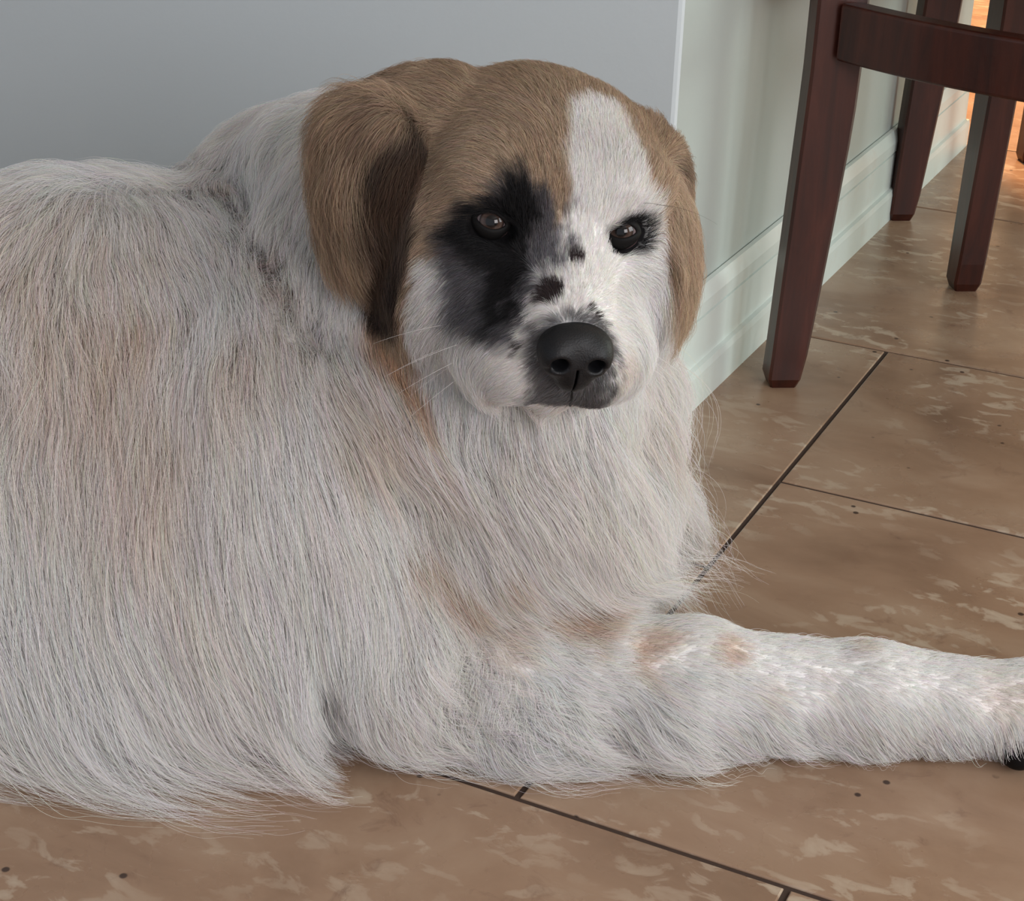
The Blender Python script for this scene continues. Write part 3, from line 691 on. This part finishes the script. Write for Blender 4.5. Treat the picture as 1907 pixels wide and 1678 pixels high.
F = build_field()
V, Q4 = surface_nets(F)
me = bpy.data.meshes.new('dog'); me.from_pydata(V.tolist(), [], Q4.tolist()); me.update()
ca = me.color_attributes.new('coat', 'FLOAT_COLOR', 'POINT')
cc = coat_color(V)
ca.data.foreach_set('color', np.concatenate([cc * .93, np.ones((len(V), 1))], 1).astype(np.float32).ravel())
m_skin, N, L, b = mat('dog_undercoat', .9, spec=.1)
at = N.new('ShaderNodeAttribute'); at.attribute_name = 'coat'; L.new(at.outputs['Color'], b.inputs['Base Color'])
dog = link('dog', me, m_skin, smooth=True)
dog['label'] = 'large long-haired white dog with tan ears and black eye patch lying on the tiles'
dog['category'] = 'dog'

# fur flow: nearest guides blended on a coarse lattice
gp = np.array([g[0] for g in GUIDES]); gd = np.array([g[1] for g in GUIDES]); gl = np.array([g[2] for g in GUIDES])
gi = np.array([g[3] for g in GUIDES]); gc = np.array([g[4] for g in GUIDES])
# sides and parts turned away from us
extra = [((-1.30, .85, .30), (-.9, .2, -.3), .05), ((-1.05, .98, .30), (-.7, .5, -.5), .05), ((-1.05, 1.04, .15), (-.3, .3, -1), .08), ((-.75, 1.22, .15), (-.1, .3, -1), .08),
         ((-.8, 1.15, .33), (-.5, .6, -.5), .05), ((-1.3, .60, .25), (-.5, -.3, -.9), .06), ((-1.5, .75, .15), (-1, .3, -.2), .07), ((-1.65, .85, .06), (-1, .4, -.2), .09), ((-1.1, .56, .1), (.2, -.3, -1), .05),
         ((-.52, 1.25, .2), (.2, .4, -1), .07), ((-.58, 1.2, .35), (-.2, .5, -.8), .05), ((-.03, 1.2, .05), (.9, .4, -.3), .012), ((-.2, 1.1, .03), (.7, .5, -.6), .02)]
gp = np.vstack([gp, [e[0] for e in extra]]); gd = np.vstack([gd, [nrm(e[1]) for e in extra]]); gl = np.append(gl, [e[2] for e in extra])
gi = np.append(gi, [.5] * len(extra)); gc = np.append(gc, [.3] * len(extra))
LX, LY, LZ = np.arange(-1.8, .17, .012), np.arange(.40, 1.38, .012), np.arange(-.02, .56, .012)
LP = np.stack(np.meshgrid(LX, LY, LZ, indexing='ij'), -1).reshape(-1, 3)
FLOW = np.zeros((len(LP), 3), np.float32)
def blend(P, vals, mask, pw=2.2):
    out = np.zeros((len(P), vals.shape[1])); g = gp[mask]; v = vals[mask]
    for i in range(0, len(P), 20000):
        d2 = ((P[i:i + 20000, None, :] - g[None]) ** 2).sum(-1) + 4e-5
        wt = d2 ** -pw; out[i:i + 20000] = (wt @ v) / wt.sum(1, keepdims=True)
    return out
allm = np.ones(len(gp), bool); real = gl > 0
FLOW = blend(LP, gd, allm).reshape(len(LX), len(LY), len(LZ), 3).astype(np.float32)

# surface samples
tri = np.concatenate([Q4[:, [0, 1, 2]], Q4[:, [0, 2, 3]]])
ta, tb, tcn = V[tri[:, 0]], V[tri[:, 1]], V[tri[:, 2]]
cr = np.cross(tb - ta, tcn - ta); area_ = np.linalg.norm(cr, axis=1) / 2; cen = (ta + tb + tcn) / 3
fn = cr / (2 * area_[:, None] + 1e-12)
tc_ = CAM_POS - cen; tc_ /= np.linalg.norm(tc_, axis=1, keepdims=True)
facing = (fn * tc_).sum(1)
hq = w2h(cen); dist_head = np.minimum(head_sdf(hq.astype(np.float32)), ear_sdf(hq.astype(np.float32)))
ishead = (dist_head < .006) & (np.abs(hq) < .2).all(1) & (hq[:, 1] > -.07)

def scatter(wt, n):
    cdf = np.cumsum(wt); k = np.searchsorted(cdf, rng.random(n) * cdf[-1]); k = np.minimum(k, len(wt) - 1)
    u, v = rng.random(n), rng.random(n); s = u + v > 1; u[s], v[s] = 1 - u[s], 1 - v[s]
    return ta[k] + (tb[k] - ta[k]) * u[:, None] + (tcn[k] - ta[k]) * v[:, None]

def groom(name, R, steps, rad, clump_d, clump_a, len_k=1.0, droop=0.0, jl=.35, cj=.10, sweep=0.0):
    n = len(R); nb = 24000
    prm = np.concatenate([blend(R[i:i + nb], np.stack([gl, gi, gc], 1), real, 2.6) for i in range(0, n, nb)])
    Lh = prm[:, 0] * len_k * (1 - jl + 2 * jl * rng.random(n)) * (1 + .35 * (vnoise(R, 35) - .5)); lift = prm[:, 1]; curl = prm[:, 2]
    nr = gradient(F, R)
    P = R - nr * .0008; pts = [P]; ds = Lh / (steps - 1)
    rnd = rng.normal(size=(n, 3)) * .16
    # neighbouring hairs share a lean, so locks form
    lk = np.stack([vnoise(R + 5, 55), vnoise(R + 11, 55), vnoise(R + 19, 55)], 1) - .5
    lk2 = np.stack([vnoise(R + 25, 150), vnoise(R + 31, 150), vnoise(R + 39, 150)], 1) - .5
    ph = vnoise(R + 50, 30)[:, None] * 20
    for k in range(1, steps):
        t = (k - .5) / (steps - 1)
        fl = sample(FLOW, P, (LX, LY, LZ)); g = gradient(F, P); s = sample(F, P)
        fl = fl - g * (fl * g).sum(1, keepdims=True) * np.clip(1 - s / .03, 0, 1)[:, None]
        fl /= np.linalg.norm(fl, axis=1, keepdims=True) + 1e-9
        goal = Lh * (.16 + .34 * lift) * math.sin(min(1, t * 1.15) * math.pi * .62)
        up = np.clip((goal - s) / (ds + 1e-6), -.9, 1.1)
        d = fl + g * up[:, None] + rnd * .8 + (lk * .7 + lk2 * .5) * (.2 + .9 * curl[:, None]) 
        wave = np.sin(ph + t * (9 + 5 * np.clip(curl[:, None] - .6, 0, 1)))
        d += np.cross(fl, g) * wave * (curl[:, None] * .42 + 1.0 * np.clip(curl[:, None] - .7, 0, 1))
        d += np.array([.90, .12, -.1]) * (sweep * t * np.clip(1.25 - P[:, 2] / .16, 0, 1) * np.clip((-.53 - P[:, 0]) / .06, 0, 1))[:, None]
        d[:, 2] -= droop * t
        d /= np.linalg.norm(d, axis=1, keepdims=True)
        P = P + d * ds[:, None]
        P[:, 2] = np.maximum(P[:, 2], .0015 + .004 * rng.random(n))
        pts.append(P)
    H = np.stack(pts, 1)                                    # n x steps x 3
    if clump_a > 0:
        m = max(50, int(n / clump_d)); ci = rng.choice(n, m, replace=False); kd = KDTree(m)
        for j, i in enumerate(ci): kd.insert(R[i], j)
        kd.balance(); near = np.array([kd.find(p)[1] for p in R.tolist()])
        T = (np.arange(steps) / (steps - 1))[None, :, None]
        Lc = Lh[ci[near]]; same = np.clip(1.5 - np.abs(Lh / Lc - 1), .0, 1)[:, None, None]
        str_ = clump_a * (.45 + .75 * rng.random(n))[:, None, None] * same
        off = R - R[ci[near]]; close = np.clip(2.0 - np.linalg.norm(off, axis=1) / .012, 0, 1)[:, None, None]
        H = H + (H[ci[near]] - H) * str_ * T ** 1.3 * close
    C = coat_color(R, blur=1.0)
    C = C * (1 + cj * rng.normal(size=(n, 1)) * np.where(C.mean(1, keepdims=True) < .5, 2.2, .7)) * (1 + .05 * rng.normal(size=(n, 3)))
    hc = bpy.data.hair_curves.new(name); hc.add_curves([steps] * n)
    hc.attributes['position'].data.foreach_set('vector', H.astype(np.float32).ravel())
    prof = 1 - .75 * (np.arange(steps) / (steps - 1)) ** 1.5
    ra = hc.attributes.get('radius') or hc.attributes.new('radius', 'FLOAT', 'POINT')
    ra.data.foreach_set('value', ((rad * (.7 + .6 * rng.random(n)))[:, None] * prof).astype(np.float32).ravel())
    at = hc.attributes.new('coat', 'FLOAT_COLOR', 'POINT')
    cc = np.repeat(np.clip(C, .003, .92)[:, None, :], steps, 1)
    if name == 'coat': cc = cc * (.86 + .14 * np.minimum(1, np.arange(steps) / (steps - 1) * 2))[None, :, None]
    at.data.foreach_set('color', np.concatenate([cc, np.ones((n, steps, 1))], 2).astype(np.float32).ravel())
    hc.materials.append(M_HAIR)
    o = bpy.data.objects.new(name, hc); COL.objects.link(o); o.parent = dog; o['kind'] = 'stuff'
    return o

def hair_material():
    m = bpy.data.materials.new('dog_hair'); m.use_nodes = True; N, L = m.node_tree.nodes, m.node_tree.links
    N.remove(N['Principled BSDF']); out = N['Material Output']
    at = N.new('ShaderNodeAttribute'); at.attribute_name = 'coat'
    d = N.new('ShaderNodeBsdfDiffuse'); L.new(at.outputs['Color'], d.inputs['Color'])
    tr = N.new('ShaderNodeBsdfTranslucent'); L.new(at.outputs['Color'], tr.inputs['Color'])
    h = N.new('ShaderNodeBsdfHair'); h.component = 'Reflection'; h.inputs['RoughnessU'].default_value = .35; h.inputs['RoughnessV'].default_value = .9
    sc = mixc(N, L, .45, at.outputs['Color'], (.35, .35, .36)); L.new(sc, h.inputs['Color'])
    a = N.new('ShaderNodeMixShader'); a.inputs[0].default_value = .42; L.new(d.outputs[0], a.inputs[1]); L.new(tr.outputs[0], a.inputs[2])
    mx = N.new('ShaderNodeMixShader'); mx.inputs[0].default_value = .12
    L.new(a.outputs[0], mx.inputs[1]); L.new(h.outputs[0], mx.inputs[2]); L.new(mx.outputs[0], out.inputs['Surface'])
    return m
M_HAIR = hair_material()
K = HAIR_COUNT
wt = area_ * np.where(ishead, 1, 0) * np.where(facing < -.25, .15, 1)
R_ = scatter(wt, int(170000 * K)); q_ = w2h(R_)
for e in EYES:
    R_ = R_[np.hypot((q_[:, 0] - e[0]) / 1.35, q_[:, 2] - e[2] + .0005) + 9 * (np.abs(q_[:, 1] - e[1]) > .03) > .0098]; q_ = w2h(R_)
R_ = R_[(((q_ - np.array(NOSE)) / (.0235, .020, .0195)) ** 2).sum(1) > 1.0]
groom('face_fur', R_, 5, .00012, 9, .22)
wt = area_ * np.where(ishead, 0, 1) * np.where(facing < -.25, .12, 1) * np.where(cen[:, 0] < -1.0, .12, 1) * np.where(cen[:, 2] < .012, 0, 1)
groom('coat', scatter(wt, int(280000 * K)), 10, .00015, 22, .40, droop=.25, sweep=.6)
wt = wt * (cen[:, 2] < .33) * (facing > 0) * np.where(ishead, 0, 1)
groom('guard_hair', scatter(wt, int(9000 * K)), 13, .00013, 7, .75, len_k=1.45, droop=.35, jl=.45, sweep=.8)
# long locks that hang off the near flank and trail over the floor
wt = area_ * (cen[:, 2] < .15) * (cen[:, 2] > .03) * (cen[:, 0] < -.56) * (cen[:, 0] > -1.1) * (fn[:, 1] < -.2)
groom('trailing_locks', scatter(wt, int(7500 * K)), 14, .00014, 50, .88, len_k=1.7, droop=.9, jl=.25, sweep=1.35)

# ---------------------------------------------------------------- eyes, lids, nose, whiskers, pad, claws
def eye_material():
    m, N, L, b = mat('eye', .05, spec=.32)
    tc = N.new('ShaderNodeTexCoord').outputs['Object']; s = N.new('ShaderNodeSeparateXYZ'); L.new(tc, s.inputs[0])
    cx = N.new('ShaderNodeCombineXYZ'); L.new(s.outputs[0], cx.inputs[0]); L.new(s.outputs[1], cx.inputs[1])
    ln = N.new('ShaderNodeVectorMath'); ln.operation = 'LENGTH'; L.new(cx.outputs[0], ln.inputs[0])
    d = N.new('ShaderNodeMath'); d.operation = 'DIVIDE'; L.new(ln.outputs['Value'], d.inputs[0]); d.inputs[1].default_value = .0125
    c = ramp(N, L, d.outputs[0], [(.30, (.003, .002, .002)), (.34, (.028, .014, .010)), (.50, (.065, .042, .034)), (.575, (.035, .020, .016)), (.61, (.010, .007, .007)), (.67, (.15, .12, .125)), (.90, (.16, .10, .10))])
    fib = noise(N, L, 900, 3, .6, tc); c = mixc(N, L, .25, c, fib, 'MULTIPLY')
    L.new(c, b.inputs['Base Color']); 
    return m
M_EYE = eye_material()
M_LID = mat('eyelid_skin', .6, (.005, .0045, .0045), .12)[0]
cl = w2h(CAM_POS)
for e in EYES:
    e = np.array(e); s = -1 if e[0] < 0 else 1
    c = e + np.array([0, -.0045, 0]); gz = nrm(cl - c); R = .0125
    bm = bmesh.new(); bmesh.ops.create_uvsphere(bm, u_segments=40, v_segments=28, radius=R)
    o = from_bm('eye', bm, M_EYE, dog, smooth=True)
    gw = Vector(nrm(CAM_POS - h2w(c))); upw = Vector(HEAD_M[2])
    xa = upw.cross(gw).normalized(); ya = gw.cross(xa)
    o.matrix_world = Matrix(((xa.x, ya.x, gw.x, 0), (xa.y, ya.y, gw.y, 0), (xa.z, ya.z, gw.z, 0), (0, 0, 0, 1)))
    o.location = h2w(c)
    # lids: a rim that hugs the ball around an almond opening
    ax = nrm(gz + np.array([s * .06, 0, .0])); ux = nrm(np.cross(ax, (0, 0, 1.0))); uz = np.cross(ux, ax)
    if ux[0] < 0: ux = -ux
    uz = nrm((0, 0, 1.0) - ax * ax[2])
    bm = bmesh.new(); rings = []; n = 48
    for j, (k, rad) in enumerate(((1.04, R * .985), (1.0, R * 1.02), (1.04, R * 1.075), (1.18, R * 1.12), (1.45, R * 1.15), (1.8, R * 1.10), (2.1, R * 1.05))):
        ring = []
        for i in range(n):
            t = 2 * math.pi * i / n; cx, cz = math.cos(t), math.sin(t)
            hw = math.radians(46); top, bot = math.radians(24), math.radians(21)
            ex = hw * cx; ez = (top if cz > 0 else bot) * cz * (1 - .25 * abs(cx) ** 3)
            ez += math.radians(5) * (cx * s)                       # outer corner a little higher
            if k > 1.1: ex = ex * 1.04 + (k - 1.04) * .55 * cx; ez = ez * 1.04 + (k - 1.04) * .95 * cz
            else: ex *= k; ez *= k
            dv = nrm(ax + math.tan(min(1.35, max(-1.35, ex))) * ux + math.tan(min(1.3, max(-1.3, ez))) * uz)
            ring.append(bm.verts.new(h2w(c + dv * rad)))
        rings.append(ring)
    for A, B in zip(rings, rings[1:]):
        for i in range(n): bm.faces.new((A[i], A[(i + 1) % n], B[(i + 1) % n], B[i]))
    from_bm('eyelid', bm, M_LID, dog, smooth=True)

# dark edge of the lips and the groove under the nose
def tube(name, pts, rad, m, lift=.0):
    pts = np.array(pts); bm = bmesh.new(); rings = []; n = len(pts)
    tt = np.linspace(0, n - 1, n * 4); pts = np.stack([np.interp(tt, np.arange(n), pts[:, k]) for k in range(3)], 1)
    for _ in range(3): pts[1:-1] = (pts[:-2] + 2 * pts[1:-1] + pts[2:]) / 4
    g = gradient(F, pts); pts = pts + g * (lift - sample(F, pts))[:, None]
    for i, p in enumerate(pts):
        t = nrm(pts[min(i + 1, len(pts) - 1)] - pts[max(i - 1, 0)]); a = nrm(np.cross(t, g[i])); b = np.cross(a, t)
        r = rad * math.sin(math.pi * (i + .6) / (len(pts) + .2)) ** .5
        rings.append([bm.verts.new(p + r * (math.cos(q) * a + math.sin(q) * b)) for q in np.linspace(0, 2 * math.pi, 10, endpoint=False)])
    for A, B in zip(rings, rings[1:]):
        for i in range(10): bm.faces.new((A[i], A[(i + 1) % 10], B[(i + 1) % 10], B[i]))
    bm.faces.new(rings[-1]); bm.faces.new(rings[0][::-1]); return from_bm(name, bm, m, dog, smooth=True)
tube('lip', LIP, .0019, M_LID, .0036)
tube('philtrum', PHILTRUM, .0008, M_LID, .0022)

# nose leather: its own small field
def nose_sdf(Q):
    q = Q - np.array(NOSE)
    d = ell(q, (0, -.003, .0035), (.0232, .0150, .0160))
    d = smin(d, ell(q, (0, .0015, -.0105), (.0135, .0120, .0150)), .008)
    for s in (-1, 1):
        d = smin(d, ell(q, (s * .0128, .002, .0000), (.0105, .0130, .0125)), .006)
        h = ell(q, (s * .0118, .0165, -.0012), (.0056, .0160, .0050)); d = -smin(-d, h, .003)
        h = cone(q, (s * .0140, .0160, -.0035), (s * .0225, .0080, -.0080), .0019, .0012); d = -smin(-d, h, .0025)
    h = np.maximum(np.abs(q[..., 0]) - .0006, np.maximum(q[..., 2] + .004, .004 - q[..., 1])); d = -smin(-d, h, .0012)
    return d
ng = [np.arange(NOSE[k] - .030, NOSE[k] + .030, .0008) for k in range(3)]
NF = nose_sdf(np.stack(np.meshgrid(*ng, indexing='ij'), -1))
_keep = (GX, GY, GZ); GX, GY, GZ = ng
NV, NQ = surface_nets(NF); GX, GY, GZ = _keep
me = bpy.data.meshes.new('nose'); me.from_pydata(h2w(NV).tolist(), [], NQ[:, ::-1].tolist()); me.update()
m, N, L, b = mat('nose_leather', .50, (.0040, .0040, .0050), .30)
tc = N.new('ShaderNodeNewGeometry').outputs['Position']
vo = N.new('ShaderNodeTexVoronoi'); vo.inputs['Scale'].default_value = 900; L.new(tc, vo.inputs['Vector']); bump(N, L, b, vo.outputs['Distance'], .35, .0004)
link('nose', me, m, dog, smooth=True)

def curves(name, strands, rad, color, rough=.4):
    n = len(strands); k = len(strands[0]); hc = bpy.data.hair_curves.new(name); hc.add_curves([k] * n)
    hc.attributes['position'].data.foreach_set('vector', np.array(strands, np.float32).ravel())
    ra = hc.attributes.get('radius') or hc.attributes.new('radius', 'FLOAT', 'POINT')
    ra.data.foreach_set('value', np.tile(rad * (1 - .8 * np.arange(k) / (k - 1)), n).astype(np.float32))
    hc.materials.append(mat(name, rough, color)[0])
    o = bpy.data.objects.new(name, hc); COL.objects.link(o); o.parent = dog; o['kind'] = 'stuff'
def whisk(p, d, L_, bend):
    p = h2w(p); d = nrm(np.array(d) @ HEAD_M); bd = np.array(bend) @ HEAD_M
    return [p + d * L_ * t + bd * t * t * L_ for t in np.linspace(0, 1, 9)]
W = []
for s in (-1, 1):
    for i in range(9):
        r0, c0 = divmod(i, 3)
        W.append(whisk((s * (.040 + .006 * random.random()), .100 - .016 * c0, -.040 - .010 * r0), (s * 1, .15 - .2 * c0, -.25 - .25 * r0 + .2 * random.random()), .05 + .02 * random.random(), (0, -.2, -.35)))
curves('whiskers', W, .00016, (.75, .72, .7))
D_ = [whisk((.050, .066, .040), (.9, .4, .35), .055, (0, .0, -.35)), whisk((.048, .070, .043), (.3, .7, .5), .03, (.4, 0, -.3)), whisk((-.050, .066, .045), (-.7, .5, .5), .04, (0, -.1, -.4)),
      whisk((.072, .040, -.030), (1, .1, -.1), .04, (0, -.2, -.3))]
curves('eyebrow_whiskers', D_, .00013, (.02, .018, .02))

M_CLAW = mat('dog_claw', .35, (.02, .017, .016))[0]
for k in range(4):
    o_ = (k - 1.5) * 0.019; L_ = 0.038 if k in (1, 2) else 0.026
    p = np.array([0.0 - 0.42 * o_, 1.172 + 0.9 * o_, 0.026]) + np.array([.9, .42, 0]) * (L_ + .008)
    bm = bmesh.new(); rings = []
    for j in range(6):
        t = j / 5; cc_ = p + np.array([.9, .42, 0]) * .018 * t + np.array([0, 0, -.012 * t * t]); rad = .0045 * (1 - .85 * t)
        rings.append([bm.verts.new(cc_ + rad * (math.cos(a) * np.array([-.42, .9, 0]) + math.sin(a) * np.array([0, 0, 1]))) for a in np.linspace(0, 2 * math.pi, 10, endpoint=False)])
    for A, B in zip(rings, rings[1:]):
        for i in range(10): bm.faces.new((A[i], A[(i + 1) % 10], B[(i + 1) % 10], B[i]))
    bm.faces.new(rings[-1]); bm.faces.new(rings[0][::-1]); from_bm('claw', bm, M_CLAW, dog, smooth=True)
bm = bmesh.new(); bmesh.ops.create_icosphere(bm, subdivisions=4, radius=1)
for v in bm.verts: v.co = Vector((-.108, 1.098, .016)) + Vector((v.co.x * .014, v.co.y * .013, v.co.z * .014))
from_bm('carpal_pad', bm, M_LID, dog, smooth=True)
